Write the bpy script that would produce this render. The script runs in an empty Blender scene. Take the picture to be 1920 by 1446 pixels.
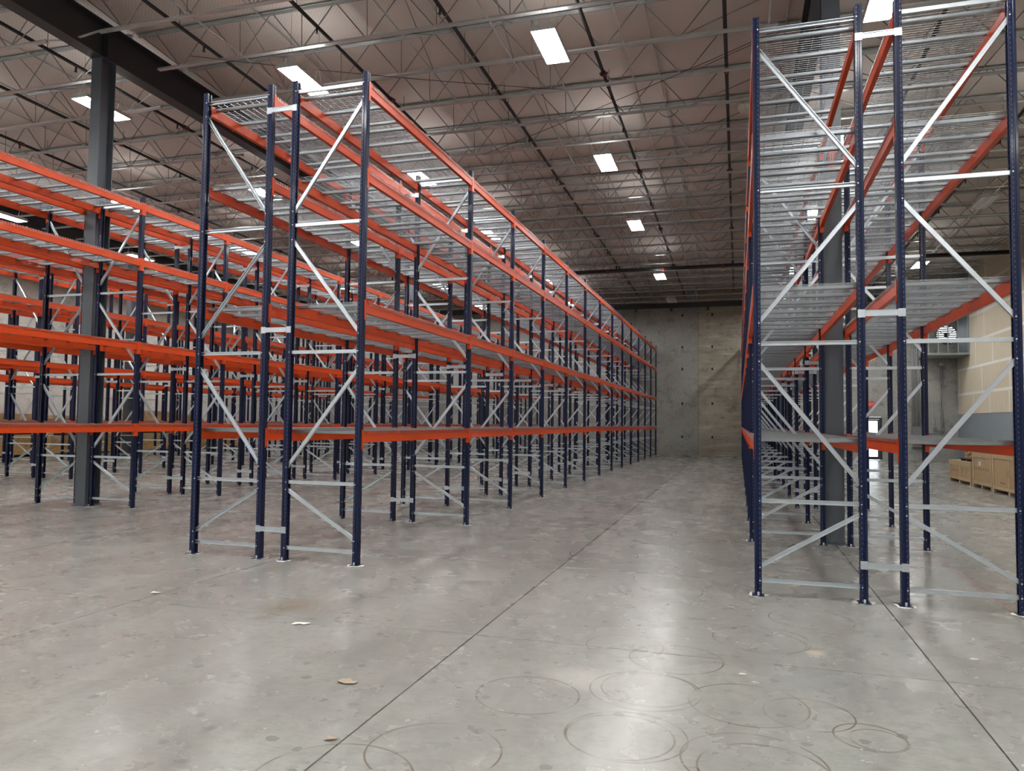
import bpy, math, random
from mathutils import Matrix, Vector
random.seed(7)
sc = bpy.context.scene
C = sc.collection

# ------------------------------------------------------------------ camera
cam_d = bpy.data.cameras.new('camera')
cam = bpy.data.objects.new('camera', cam_d); C.objects.link(cam)
cam_d.sensor_fit = 'HORIZONTAL'; cam_d.sensor_width = 36.0
cam_d.lens = 1398.57 / 1920 * 36.0
cam_d.clip_start = 0.05; cam_d.clip_end = 300
_y, _p, _r = (math.radians(a) for a in (16.9046, 2.7964, 0.6711))
fw = Vector((-math.sin(_y)*math.cos(_p), math.cos(_y)*math.cos(_p), math.sin(_p)))
rt = Vector((math.cos(_y), math.sin(_y), 0)); up = rt.cross(fw)
rt2 = rt*math.cos(_r) + up*math.sin(_r); up2 = -rt*math.sin(_r) + up*math.cos(_r)
m = Matrix.Identity(4)
for i in range(3):
    m[i][0] = rt2[i]; m[i][1] = up2[i]; m[i][2] = -fw[i]
m[2][3] = 1.7441
cam.matrix_world = m
sc.camera = cam

# ------------------------------------------------------------------ world, exposure
w = bpy.data.worlds.new('world'); sc.world = w; w.use_nodes = True
w.node_tree.nodes['Background'].inputs['Color'].default_value = (0.86, 0.93, 1.0, 1)
w.node_tree.nodes['Background'].inputs['Strength'].default_value = 4.0
sc.view_settings.view_transform = 'Standard'
sc.view_settings.look = 'None'
sc.view_settings.gamma = 1.0
sc.view_settings.use_curve_mapping = False
sc.view_settings.exposure = -0.08
sc.cycles.max_bounces = 4; sc.cycles.diffuse_bounces = 2; sc.cycles.glossy_bounces = 2; sc.cycles.transmission_bounces = 4
sc.cycles.caustics_reflective = False; sc.cycles.caustics_refractive = False
LAMP = 62.0                      # radiance of a lit lamp lens

# ------------------------------------------------------------------ materials
def newmat(name):
    mt = bpy.data.materials.new(name); mt.use_nodes = True
    nt = mt.node_tree; b = nt.nodes['Principled BSDF']
    return mt, nt, b
def N(nt, t, **kw):
    n = nt.nodes.new(t)
    for k, v in kw.items(): setattr(n, k, v)
    return n
def val(nt, x):
    n = N(nt, 'ShaderNodeValue'); n.outputs[0].default_value = x; return n.outputs[0]
def math_(nt, op, a, b=None, c=None, clamp=False):
    n = N(nt, 'ShaderNodeMath', operation=op); n.use_clamp = clamp
    for i, x in enumerate((a, b, c)):
        if x is None: continue
        if isinstance(x, (int, float)): n.inputs[i].default_value = x
        else: nt.links.new(x, n.inputs[i])
    return n.outputs[0]
def mix(nt, fac, a, b, mode='MIX'):
    n = N(nt, 'ShaderNodeMix', data_type='RGBA', blend_type=mode)
    for s, x in ((0, fac), (6, a), (7, b)):
        if isinstance(x, (int, float)): n.inputs[s].default_value = x
        elif isinstance(x, tuple): n.inputs[s].default_value = (*x, 1)
        else: nt.links.new(x, n.inputs[s])
    return n.outputs[2]
def noise(nt, vec, scale, detail=4, rough=.55, stretch=None):
    if stretch:
        mp = N(nt, 'ShaderNodeMapping'); mp.inputs['Scale'].default_value = stretch
        nt.links.new(vec, mp.inputs['Vector']); vec = mp.outputs[0]
    n = N(nt, 'ShaderNodeTexNoise'); n.inputs['Scale'].default_value = scale
    n.inputs['Detail'].default_value = detail; n.inputs['Roughness'].default_value = rough
    nt.links.new(vec, n.inputs['Vector']); return n.outputs['Fac']
def ramp(nt, fac, a, b):
    n = N(nt, 'ShaderNodeMapRange'); n.inputs[1].default_value = a; n.inputs[2].default_value = b
    nt.links.new(fac, n.inputs[0]); return n.outputs[0]
def coords(nt, kind='Object'):
    return N(nt, 'ShaderNodeTexCoord').outputs[kind]
def wpos(nt):
    return N(nt, 'ShaderNodeNewGeometry').outputs['Position']
def sep(nt, v):
    n = N(nt, 'ShaderNodeSeparateXYZ'); nt.links.new(v, n.inputs[0]); return n.outputs
def bump(nt, b, h, strength=.2, dist=.01):
    n = N(nt, 'ShaderNodeBump'); n.inputs['Strength'].default_value = strength; n.inputs['Distance'].default_value = dist
    nt.links.new(h, n.inputs['Height']); nt.links.new(n.outputs[0], b.inputs['Normal'])

def simple(name, col, rough=.5, metal=0., var=.12, scale=6, coat=0., spec=.5):
    mt, nt, b = newmat(name)
    f = noise(nt, coords(nt), scale, 1)
    lo = tuple(c*(1-var) for c in col); hi = tuple(min(1, c*(1+var)) for c in col)
    nt.links.new(mix(nt, f, lo, hi), b.inputs['Base Color'])
    b.inputs['Roughness'].default_value = rough; b.inputs['Metallic'].default_value = metal
    b.inputs['Coat Weight'].default_value = coat
    b.inputs['Specular IOR Level'].default_value = spec
    return mt

M = {}
M['orange'] = simple('orange_paint', (.62, .066, .010), .4, var=.06, coat=.06, spec=.3)
M['deckzinc'] = simple('dull_galvanised_channel', (.37, .40, .43), .28, .9, var=.1, scale=14)
M['zinc'] = simple('galvanised_steel', (.68, .74, .81), .3, .85, var=.07, scale=9)
M['wire'] = simple('zinc_wire', (.37, .39, .42), .28, .92, var=.05)
M['column'] = simple('dark_grey_column_paint', (.082, .094, .116), .36, var=.12, scale=2)
M['girder'] = simple('black_grey_girder_paint', (.028, .030, .034), .5, var=.12, scale=2)
M['joist'] = simple('grey_joist_primer', (.66, .69, .70), .26, .45, var=.12, scale=3)
M['rod'] = simple('grey_web_bar', (.27, .255, .245), .34, .4, var=.15, scale=4)
M['pipe'] = simple('black_pipe', (.012, .012, .013), .45, var=.1)
M['red'] = simple('red_coupling_paint', (.16, .018, .018), .5)
M['white'] = simple('white_plastic', (.72, .70, .64), .5, var=.05)
M['white_metal'] = simple('white_enamel', (.62, .63, .64), .4, var=.04)
M['bolt'] = simple('bright_bolt', (.75, .76, .78), .3, .5)
M['ply'] = simple('dark_recess', (.02, .02, .02), .8)
M['panelgrey'] = simple('grey_electrical_enamel', (.2, .21, .22), .5)
M['conduit'] = simple('conduit_steel', (.42, .43, .44), .4, .5)
M['dark'] = simple('dark_bronze_frame', (.02, .021, .025), .4)
M['exit'] = simple('red_sign_face', (.75, .06, .05), .4)
M['kraft'] = simple('kraft_paper', (.42, .27, .13), .8, var=.4, scale=9)
M['paper'] = simple('white_paper', (.78, .77, .73), .8, var=.03)
M['card'] = simple('brown_cardboard', (.36, .29, .22), .9, var=.1)
M['ink'] = simple('black_stencil_ink', (.05, .045, .04), .8)
M['studs'] = simple('galvanised_stud', (.38, .42, .42), .4, .5)
M['grout'] = simple('white_grout_dust', (.68, .68, .66), .9, var=.25, scale=40)
M['base'] = simple('sub_base', (.05, .048, .045), .9)

def glass_mat():
    mt, nt, b = newmat('clear_glass')
    b.inputs['Base Color'].default_value = (.95, .97, .97, 1)
    b.inputs['Roughness'].default_value = .02; b.inputs['Transmission Weight'].default_value = 1.0
    b.inputs['IOR'].default_value = 1.02
    return mt
M['glass'] = glass_mat()

def lens_mat(name, strength):
    mt, nt, b = newmat(name)
    b.inputs['Base Color'].default_value = (.8, .8, .8, 1)
    b.inputs['Roughness'].default_value = .3
    if strength:
        b.inputs['Emission Color'].default_value = (1.0, .992, .96, 1)
        b.inputs['Emission Strength'].default_value = strength
        mt.cycles.emission_sampling = 'NONE'
    return mt
M['lens'] = lens_mat('lit_lamp_lens', LAMP)
M['uplens'] = lens_mat('lit_uplight_lens', LAMP*.12)
M['lens_off'] = lens_mat('unlit_lamp_lens', 0)

def post_mat():
    mt, nt, b = newmat('navy_upright_paint')
    o = sep(nt, coords(nt))
    nrm = sep(nt, N(nt, 'ShaderNodeNewGeometry').outputs['Normal'])
    zf = math_(nt, 'FRACT', math_(nt, 'MULTIPLY', o[2], 1/.0508))
    zs = math_(nt, 'LESS_THAN', math_(nt, 'ABSOLUTE', math_(nt, 'SUBTRACT', zf, .5)), .30)
    zh = math_(nt, 'LESS_THAN', math_(nt, 'ABSOLUTE', math_(nt, 'SUBTRACT', zf, .5)), .13)
    facex = math_(nt, 'GREATER_THAN', math_(nt, 'ABSOLUTE', nrm[0]), .7)
    facey = math_(nt, 'GREATER_THAN', math_(nt, 'ABSOLUTE', nrm[1]), .7)
    yoff = math_(nt, 'LESS_THAN', math_(nt, 'ABSOLUTE', math_(nt, 'SUBTRACT', math_(nt, 'ABSOLUTE', o[1]), .026)), .0055)
    xoff = math_(nt, 'LESS_THAN', math_(nt, 'ABSOLUTE', math_(nt, 'SUBTRACT', o[0], -.017)), .0045)
    slot = math_(nt, 'MULTIPLY', math_(nt, 'MULTIPLY', zs, facex), yoff)
    hole = math_(nt, 'MULTIPLY', math_(nt, 'MULTIPLY', zh, facey), xoff)
    f = math_(nt, 'MAXIMUM', slot, hole)
    col = mix(nt, noise(nt, coords(nt), 5), (.0030, .0080, .040), (.0045, .0110, .050))
    c2 = mix(nt, slot, col, (.004, .004, .006))
    c3 = mix(nt, hole, c2, (.12, .13, .16))
    nt.links.new(c3, b.inputs['Base Color'])
    nt.links.new(math_(nt, 'ADD', math_(nt, 'MULTIPLY', f, .4), .3), b.inputs['Roughness'])
    b.inputs['Coat Weight'].default_value = .15; b.inputs['Coat Roughness'].default_value = .1
    b.inputs['Specular IOR Level'].default_value = .25
    return mt
M['navy'] = post_mat()

def floor_mat(marks):
    mt, nt, b = newmat('marked_concrete_slab' if marks else 'worn_concrete_slab')
    P = wpos(nt); o = sep(nt, P)
    n1 = noise(nt, P, .35, 3, .6); n2 = noise(nt, P, 1.6, 5, .58); n3 = noise(nt, P, 9, 4, .7)
    nst = noise(nt, P, 1.1, 4, .6, (3.0, .55, 1)); nfine = noise(nt, P, 16, 3, .7, (.6, 2.4, 1))
    c = mix(nt, ramp(nt, n1, .3, .7), (.228, .231, .212), (.29, .293, .272))
    c = mix(nt, math_(nt, 'MULTIPLY', ramp(nt, n2, .40, .78), .6), c, (.145, .144, .135))
    c = mix(nt, math_(nt, 'MULTIPLY', ramp(nt, nst, .40, .85), .5), c, (.39, .39, .365))
    c = mix(nt, math_(nt, 'MULTIPLY', ramp(nt, n3, .46, .80), .5), c, (.12, .118, .112))
    c = mix(nt, math_(nt, 'MULTIPLY', ramp(nt, nfine, .38, .75), .35), c, (.36, .36, .34))
    # dark drips
    vor = N(nt, 'ShaderNodeTexVoronoi', voronoi_dimensions='2D'); vor.inputs['Scale'].default_value = 1.7; nt.links.new(P, vor.inputs['Vector'])
    drip = math_(nt, 'MULTIPLY', math_(nt, 'LESS_THAN', math_(nt, 'ADD', vor.outputs['Distance'], math_(nt, 'MULTIPLY', n3, .17)), .135), .55)
    c = mix(nt, drip, c, (.115, .112, .106))
    # tan stain patch
    def blob(x, y, r, colr, k, cc):
        d = math_(nt, 'SQRT', math_(nt, 'ADD', math_(nt, 'POWER', math_(nt, 'SUBTRACT', o[0], x), 2), math_(nt, 'POWER', math_(nt, 'SUBTRACT', o[1], y), 2)))
        d = math_(nt, 'ADD', d, math_(nt, 'MULTIPLY', math_(nt, 'SUBTRACT', n2, .5), r*1.6))
        f = N(nt, 'ShaderNodeMapRange'); f.inputs[1].default_value = r; f.inputs[2].default_value = r*.45
        f.inputs[4].default_value = k; nt.links.new(d, f.inputs[0])
        return mix(nt, f.outputs[0], cc, colr)
    for _ in range(1 if marks else 0):
     c = blob(-3.95, 6.15, .34, (.20, .165, .11), .6, c)
     c = blob(-5.3, 6.9, .55, (.19, .19, .185), .4, c)
     c = blob(-1.0, 5.1, .30, (.50, .49, .46), .5, c)
     c = blob(.563, 6.245, .09, (.52, .46, .37), .8, c)
     c = blob(.62, 5.55, .45, (.21, .215, .21), .45, c)
    # tyre rings left by turning lift trucks
    rings = [(-.59,5.02,.36),(-.57,5.05,.31),(.05,4.98,.36),(.40,4.93,.26),(-.61,4.27,.34),(-.64,4.25,.30),(.07,4.14,.37),
             (.12,4.05,.33),(.74,4.65,.15),(.70,4.68,.19),(.17,6.5,.38),(.21,6.42,.30),(.62,7.3,.36),(-.35,7.3,.33),(-.45,5.75,.34),(-.86,5.95,.3),
             (-1.40,11.9,.42),(-1.42,12.6,.42),(-.55,12.2,.43),(-.53,11.75,.43),(-1.72,9.95,.45),(-.8,8.05,.44),(-1.55,3.75,.36),(-1.3,4.7,.33),(.9,3.7,.4),(-1.9,3.3,.4)]
    acc = None
    brk = ramp(nt, noise(nt, P, 2.3, 2, .6), .36, .52)
    for (x, y, r) in (rings if marks else []):
        dn = N(nt, 'ShaderNodeVectorMath', operation='DISTANCE'); nt.links.new(P, dn.inputs[0]); dn.inputs[1].default_value = (x, y, 0); d = dn.outputs['Value']
        e = math_(nt, 'ABSOLUTE', math_(nt, 'SUBTRACT', d, r))
        f = N(nt, 'ShaderNodeMapRange'); f.inputs[1].default_value = .009; f.inputs[2].default_value = .002
        nt.links.new(e, f.inputs[0])
        acc = f.outputs[0] if acc is None else math_(nt, 'MAXIMUM', acc, f.outputs[0])
    if marks: c = mix(nt, math_(nt, 'MULTIPLY', math_(nt, 'MULTIPLY', acc, brk), .85), c, (.095, .068, .038))
    # snapped red chalk line under the right-hand rack
    e = math_(nt, 'ABSOLUTE', math_(nt, 'SUBTRACT', math_(nt, 'ADD', o[0], math_(nt, 'MULTIPLY', math_(nt, 'SUBTRACT', n2, .5), .06)), 2.50))
    f = N(nt, 'ShaderNodeMapRange'); f.inputs[1].default_value = .055; f.inputs[2].default_value = .0
    nt.links.new(e, f.inputs[0])
    lim = math_(nt, 'MULTIPLY', math_(nt, 'GREATER_THAN', o[1], 7.9), math_(nt, 'LESS_THAN', o[1], 13.0))
    c = mix(nt, math_(nt, 'MULTIPLY', math_(nt, 'MULTIPLY', f.outputs[0], lim), .45), c, (.26, .09, .075))
    nt.links.new(c, b.inputs['Base Color'])
    rr = math_(nt, 'ADD', math_(nt, 'MULTIPLY', n2, .16), .19)
    nt.links.new(rr, b.inputs['Roughness'])
    b.inputs['Specular IOR Level'].default_value = .45
    bump(nt, b, n3, .02, .004)
    return mt
M['floor'] = floor_mat(False); M['floor_marked'] = floor_mat(True)

def concrete(name, a, bcol, stripe=0.):
    mt, nt, b = newmat(name)
    P = wpos(nt)
    n1 = noise(nt, P, .45, 7, .65); n2 = noise(nt, P, 2.2, 8, .72); n3 = noise(nt, P, 12, 5, .7)
    c = mix(nt, ramp(nt, n1, .32, .68), a, bcol)
    dk = tuple(x*.55 for x in a); lt = tuple(min(1, x*1.35) for x in bcol)
    c = mix(nt, math_(nt, 'MULTIPLY', ramp(nt, n2, .52, .68), .75), c, dk)
    if stripe:
        s = noise(nt, P, .9, 7, .7, (.55, .55, 3.2))
        c = mix(nt, math_(nt, 'MULTIPLY', ramp(nt, s, .52, .68), stripe), c, lt)
        c = mix(nt, math_(nt, 'MULTIPLY', ramp(nt, s, .46, .3), stripe), c, dk)
    else:
        c = mix(nt, math_(nt, 'MULTIPLY', ramp(nt, n3, .52, .7), .6), c, lt)
    nt.links.new(c, b.inputs['Base Color']); b.inputs['Roughness'].default_value = .8
    bump(nt, b, n2, .15, .01)
    return mt
M['wallgrey'] = concrete('grey_tilt_up_concrete', (.27, .275, .26), (.37, .37, .35))
M['walltan'] = concrete('tan_striped_concrete', (.30, .275, .225), (.43, .395, .325), .8)
M['wallleft'] = concrete('pale_concrete', (.60, .60, .57), (.70, .69, .66))
M['block'] = concrete('concrete_block', (.5, .5, .47), (.6, .59, .56))

def roof_mat():
    mt, nt, b = newmat('faced_roof_insulation')
    P = wpos(nt); o = sep(nt, P)
    s1 = math_(nt, 'FRACT', math_(nt, 'MULTIPLY', math_(nt, 'ADD', o[0], o[1]), 1/.085))
    s2 = math_(nt, 'FRACT', math_(nt, 'MULTIPLY', math_(nt, 'SUBTRACT', o[0], o[1]), 1/.085))
    l = math_(nt, 'MAXIMUM', math_(nt, 'LESS_THAN', s1, .11), math_(nt, 'LESS_THAN', s2, .11))
    n1 = noise(nt, P, .7, 5, .6)
    c = mix(nt, n1, (.71, .645, .60), (.82, .755, .71))
    c = mix(nt, math_(nt, 'MULTIPLY', l, .4), c, (.28, .23, .2))
    nt.links.new(c, b.inputs['Base Color']); b.inputs['Roughness'].default_value = .55
    bump(nt, b, noise(nt, P, 1.2, 3, .5, (1, .5, 1)), .5, .05)
    return mt
M['roof'] = roof_mat()

def osb_mat():
    mt, nt, b = newmat('oriented_strand_board')
    v = coords(nt)
    vo = N(nt, 'ShaderNodeTexVoronoi'); vo.inputs['Scale'].default_value = 22
    mp = N(nt, 'ShaderNodeMapping'); mp.inputs['Scale'].default_value = (1, 1, 2.2)
    nt.links.new(v, mp.inputs[0]); nt.links.new(mp.outputs[0], vo.inputs['Vector'])
    c = mix(nt, sep(nt, vo.outputs['Color'])[0], (.50, .28, .08), (.85, .58, .24))
    nt.links.new(c, b.inputs['Base Color']); b.inputs['Roughness'].default_value = .7
    return mt
M['osb'] = osb_mat()
def wood_mat(name, a, bcol):
    mt, nt, b = newmat(name)
    v = coords(nt)
    n1 = noise(nt, v, 3, 6, .65, (6, 6, .7)); n2 = noise(nt, v, 1.4, 4)
    c = mix(nt, n1, a, bcol); c = mix(nt, math_(nt, 'MULTIPLY', ramp(nt, n2, .55, .75), .4), c, tuple(x*.6 for x in a))
    nt.links.new(c, b.inputs['Base Color']); b.inputs['Roughness'].default_value = .65
    return mt
M['pine'] = wood_mat('plywood_crate', (.42, .29, .15), (.62, .46, .27))
M['skid'] = wood_mat('pine_skid', (.5, .38, .22), (.66, .53, .34))
def gyp_mat():
    mt, nt, b = newmat('unpainted_drywall')
    P = wpos(nt)
    o = sep(nt, P)
    st = math_(nt, 'FRACT', math_(nt, 'MULTIPLY', o[1], 1/.406))
    scr = math_(nt, 'MULTIPLY', math_(nt, 'LESS_THAN', st, .09), ramp(nt, noise(nt, P, 1.2, 4), .42, .58))
    c = mix(nt, noise(nt, P, .8, 4), (.56, .50, .38), (.64, .58, .45))
    c = mix(nt, math_(nt, 'MULTIPLY', scr, .5), c, (.78, .75, .68))
    nt.links.new(c, b.inputs['Base Color']); b.inputs['Roughness'].default_value = .85
    return mt
M['gyp'] = gyp_mat()
M['mud'] = simple('white_joint_compound', (.78, .77, .74), .85, var=.06, scale=3)
M['bluegrey'] = simple('blue_grey_wall_paint', (.24, .285, .32), .5, var=.08, scale=1)

# ------------------------------------------------------------------ mesh building
class MB:
    def __init__(s): s.v = []; s.f = []
    def box(s, x0, x1, y0, y1, z0, z1):
        n = len(s.v)
        s.v += [(x0,y0,z0),(x1,y0,z0),(x1,y1,z0),(x0,y1,z0),(x0,y0,z1),(x1,y0,z1),(x1,y1,z1),(x0,y1,z1)]
        s.f += [(n,n+3,n+2,n+1),(n+4,n+5,n+6,n+7),(n,n+1,n+5,n+4),(n+1,n+2,n+6,n+5),(n+2,n+3,n+7,n+6),(n+3,n,n+4,n+7)]
        return s
    def prism(s, poly, z0, z1, axis='z'):
        n = len(s.v); k = len(poly)
        for z in (z0, z1):
            for a, b_ in poly:
                s.v.append({'z': (a, b_, z), 'y': (a, z, b_), 'x': (z, a, b_)}[axis])
        s.f.append(tuple(n+i for i in reversed(range(k)))); s.f.append(tuple(n+k+i for i in range(k)))
        for i in range(k):
            j = (i+1) % k; s.f.append((n+i, n+j, n+k+j, n+k+i))
        return s
    def bar(s, p0, p1, poly, side=(0, 1, 0)):
        """sweep a closed (u,v) polygon from p0 to p1; u along 'side'"""
        p0 = Vector(p0); p1 = Vector(p1); d = (p1-p0).normalized()
        u = Vector(side); u = (u - d*u.dot(d)).normalized(); v = d.cross(u)
        n = len(s.v); k = len(poly)
        for q in (p0, p1):
            for a, b_ in poly: s.v.append(tuple(q + u*a + v*b_))
        s.f.append(tuple(n+i for i in reversed(range(k)))); s.f.append(tuple(n+k+i for i in range(k)))
        for i in range(k):
            j = (i+1) % k; s.f.append((n+i, n+j, n+k+j, n+k+i))
        return s
    def rod(s, p0, p1, r, k=6):
        d = Vector(p1)-Vector(p0)
        side = (0, 1, 0) if abs(d.normalized().y) < .9 else (1, 0, 0)
        return s.bar(p0, p1, [(r*math.cos(2*math.pi*i/k), r*math.sin(2*math.pi*i/k)) for i in range(k)], side)
    def mesh(s, name, mat, smooth=False):
        me = bpy.data.meshes.new(name); me.from_pydata(s.v, [], s.f); me.materials.append(M[mat])
        if smooth: me.polygons.foreach_set('use_smooth', [True]*len(me.polygons))
        bm_fix(me)
        return me
import bmesh
def bm_fix(me):
    b = bmesh.new(); b.from_mesh(me); bmesh.ops.recalc_face_normals(b, faces=b.faces); b.to_mesh(me); b.free()

def ob(name, me, parent=None, loc=(0, 0, 0), rz=0., rot=None):
    o = bpy.data.objects.new(name, me); C.objects.link(o)
    if parent is not None: o.parent = parent
    o.location = loc
    if rot: o.rotation_euler = rot
    elif rz: o.rotation_euler = (0, 0, rz)
    return o
def tag(o, label, cat, group=None):
    o['label'] = label; o['category'] = cat
    if group: o['group'] = group
    return o
def struct(o, label=None, cat=None):
    o['kind'] = 'structure'
    if label: o['label'] = label
    if cat: o['category'] = cat
    return o
def thing(name, label, cat, loc=(0, 0, 0), group=None):
    return tag(ob(name, None, None, loc), label, cat, group)

# ------------------------------------------------------------------ dimensions
SL = .0215
def zc(y): return 9.09 - SL*(y-11.95)           # underside of the joists' bottom chords
JX = [1.36 - 3.43*k for k in range(-3, 11)]     # saw cuts along the aisle
JY = [11.95 + 3.048*k for k in range(-8, 11)]   # saw cuts across
XR, XL, YF, YB = 10.6, -32.6, 42.6, -12.4       # room
COLX = (1.355, -12.36, -26.06)

# ------------------------------------------------------------------ floor
fl = struct(ob('floor', MB().box(XL-.3, 12.2, YB-.3, YF+3, -.30, -.16).mesh('floor', 'base')), 'grey worn concrete warehouse floor with saw-cut joints', 'floor')
xs = sorted([x for x in JX if XL < x < 12] + [XL, 12.0]); ys_ = sorted([y for y in JY if YB < y < YF] + [YB, YF])
cache = {}
G = .005
for i in range(len(xs)-1):
    for j in range(len(ys_)-1):
        wx, wy = round(xs[i+1]-xs[i]-2*G, 4), round(ys_[j+1]-ys_[j]-2*G, 4)
        mk = 'floor_marked' if (-6 < xs[i] and xs[i+1] < 5 and ys_[j] > -1 and ys_[j+1] < 16) else 'floor'
        if (wx, wy, mk) not in cache:
            c = .0015
            mb = MB().box(-wx/2, wx/2, -wy/2, wy/2, -.16, -c)
            mb.v += [(-wx/2+c, -wy/2+c, 0), (wx/2-c, -wy/2+c, 0), (wx/2-c, wy/2-c, 0), (-wx/2+c, wy/2-c, 0)]
            mb.f[1] = (8, 9, 10, 11); mb.f += [(4, 5, 9, 8), (5, 6, 10, 9), (6, 7, 11, 10), (7, 4, 8, 11)]
            cache[(wx, wy, mk)] = mb.mesh('slab', mk)
        ob('slab', cache[(wx, wy, mk)], fl, ((xs[i]+xs[i+1])/2, (ys_[j]+ys_[j+1])/2, 0))

# ------------------------------------------------------------------ walls
T = .22
def wall(name, label, mat='wallgrey'):
    return label
wb = struct(ob('wall_back', MB().box(XL, 11.9, YF+T, YF+T+.05, 8.25, 9.9).mesh('wall_back', 'base')), 'bare tilt-up concrete wall closing the far end of the aisle', 'wall')
DX0, DX1, DZ = 6.12, 7.12, 2.22
VX, VZ, VR = 10.16, 6.43, .50
pan = [(XL, -26.9, 'block'), (-26.9, -19.8, 'wallgrey'), (-19.8, -12.7, 'wallgrey'), (-12.7, -5.66, 'wallgrey'), (-5.66, -2.14, 'wallgrey'), (-2.14, 4.9, 'walltan')]
for x0, x1, mt in pan:
    ob('concrete_panel', MB().box(x0+.008, x1-.008, YF, YF+T, -.05, 9.3).mesh('concrete_panel', mt), wb)
for x1 in [q[1] for q in pan]:
    ob('joint_filler', MB().box(x1-.02, x1+.02, YF+.03, YF+T+.04, -.05, 9.3).mesh('joint_filler', 'base') if False else MB().box(x1-.0078, x1+.0078, YF+.02, YF+T, -.05, 9.3).mesh('joint_filler', 'base'), wb)
# panel with the doorway and the round vent opening
mb = MB()
mb.box(4.908, DX0, YF, YF+T, -.05, 9.3); mb.box(DX0, DX1, YF, YF+T, DZ, 9.3); mb.box(DX1, VX-.7, YF, YF+T, -.05, 9.3)
mb.box(VX-.7, VX+.7, YF, YF+T, -.05, VZ-.7); mb.box(VX-.7, VX+.7, YF, YF+T, VZ+.7, 9.3); mb.box(VX+.7, 11.9, YF, YF+T, -.05, 9.3)
K = 32
ring = [(VX+VR*math.cos(2*math.pi*i/K), VZ+VR*math.sin(2*math.pi*i/K)) for i in range(K)]
def sq(a):
    c_, s_ = math.cos(a), math.sin(a); q = .7/max(abs(c_), abs(s_)); return (VX+q*c_, VZ+q*s_)
for i in range(K):
    j = (i+1) % K
    a, b_ = ring[i], ring[j]; c_, d_ = sq(2*math.pi*j/K), sq(2*math.pi*i/K)
    n = len(mb.v)
    for yy in (YF, YF+T):
        mb.v += [(a[0], yy, a[1]), (b_[0], yy, b_[1]), (c_[0], yy, c_[1]), (d_[0], yy, d_[1])]
    mb.f += [(n, n+1, n+2, n+3), (n+7, n+6, n+5, n+4), (n, n+4, n+5, n+1), (n+1, n+5, n+6, n+2), (n+2, n+6, n+7, n+3), (n+3, n+7, n+4, n)]
ob('concrete_panel', mb.mesh('concrete_panel', 'wallgrey'), wb)
# form-tie holes
me_hole = MB().prism([(.055*math.cos(i*math.pi/5), .08*math.sin(i*math.pi/5)) for i in range(10)], 0, .004, 'y').mesh('tie_hole', 'ply')
for x in (-1.38, -3.0, 2.2):
    for z in (7.83, 6.04, 4.8, 2.88, 1.03):
        ob('tie_hole', me_hole, wb, (x, YF-.004, z))
# steel ledger along the top of the far wall
ob('ledger_beam', MB().box(XL, 10.55, YF-.12, YF-.002, 8.26, 8.52).mesh('ledger_beam', 'girder'), wb)
for x in range(-12, 10, 2):
    ob('ledger_clip', MB().box(-.06, .06, -.13, -.004, 8.08, 8.26).mesh('ledger_clip', 'girder'), wb, (x+.4, YF, 0))
# glazed exit door
dr = struct(ob('door_1', None, None, (0, YF+.06, 0)), 'glazed exit door with dark frame in the far wall, daylight behind', 'door')
ob('door_frame', MB().box(DX0+.01, DX0+.11, 0, .12, 0, DZ-.01).box(DX1-.11, DX1-.01, 0, .12, 0, DZ-.01).box(DX0+.11, DX1-.11, 0, .12, DZ-.11, DZ-.01).mesh('door_frame', 'dark'), dr)
lf = ob('door_leaf', MB().box(DX0+.115, DX0+.2, .03, .08, .01, DZ-.115).box(DX1-.2, DX1-.115, .03, .08, .01, DZ-.115).box(DX0+.2, DX1-.2, .03, .08, .01, .16).box(DX0+.2, DX1-.2, .03, .08, DZ-.2, DZ-.115).box(DX0+.2, DX1-.2, .03, .08, .98, 1.06).mesh('door_leaf', 'dark'), dr)
ob('pane', MB().box(DX0+.2, DX1-.2, .05, .056, .16, .98).mesh('pane', 'glass'), lf)
ob('pane', MB().box(DX0+.2, DX1-.2, .05, .056, 1.06, DZ-.2).mesh('pane', 'glass'), lf)
ob('push_bar', MB().rod((DX0+.15, -.01, 1.02), (DX1-.15, -.01, 1.02), .02, 8).mesh('push_bar', 'conduit'), lf)
# side walls, wall behind the camera
wl = struct(ob('wall_left', MB().box(XL-T-.02, XL-T, YB, YF, 0, 9.8).mesh('wall_left', 'base')), 'pale concrete side wall beyond the left-hand racks', 'wall')
yy = YB
while yy < YF-.1:
    y1 = min(yy+6.1, YF)
    ob('concrete_panel', MB().box(XL-T, XL, yy+.008, y1-.008, -.05, 10.2).mesh('concrete_panel', 'wallleft'), wl); yy += 6.1
wf = struct(ob('wall_front', MB().box(XL, 11.9, YB-T, YB, -.05, 10.6).mesh('wall_front', 'wallleft')), 'pale concrete wall behind the viewpoint', 'wall')

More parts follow.
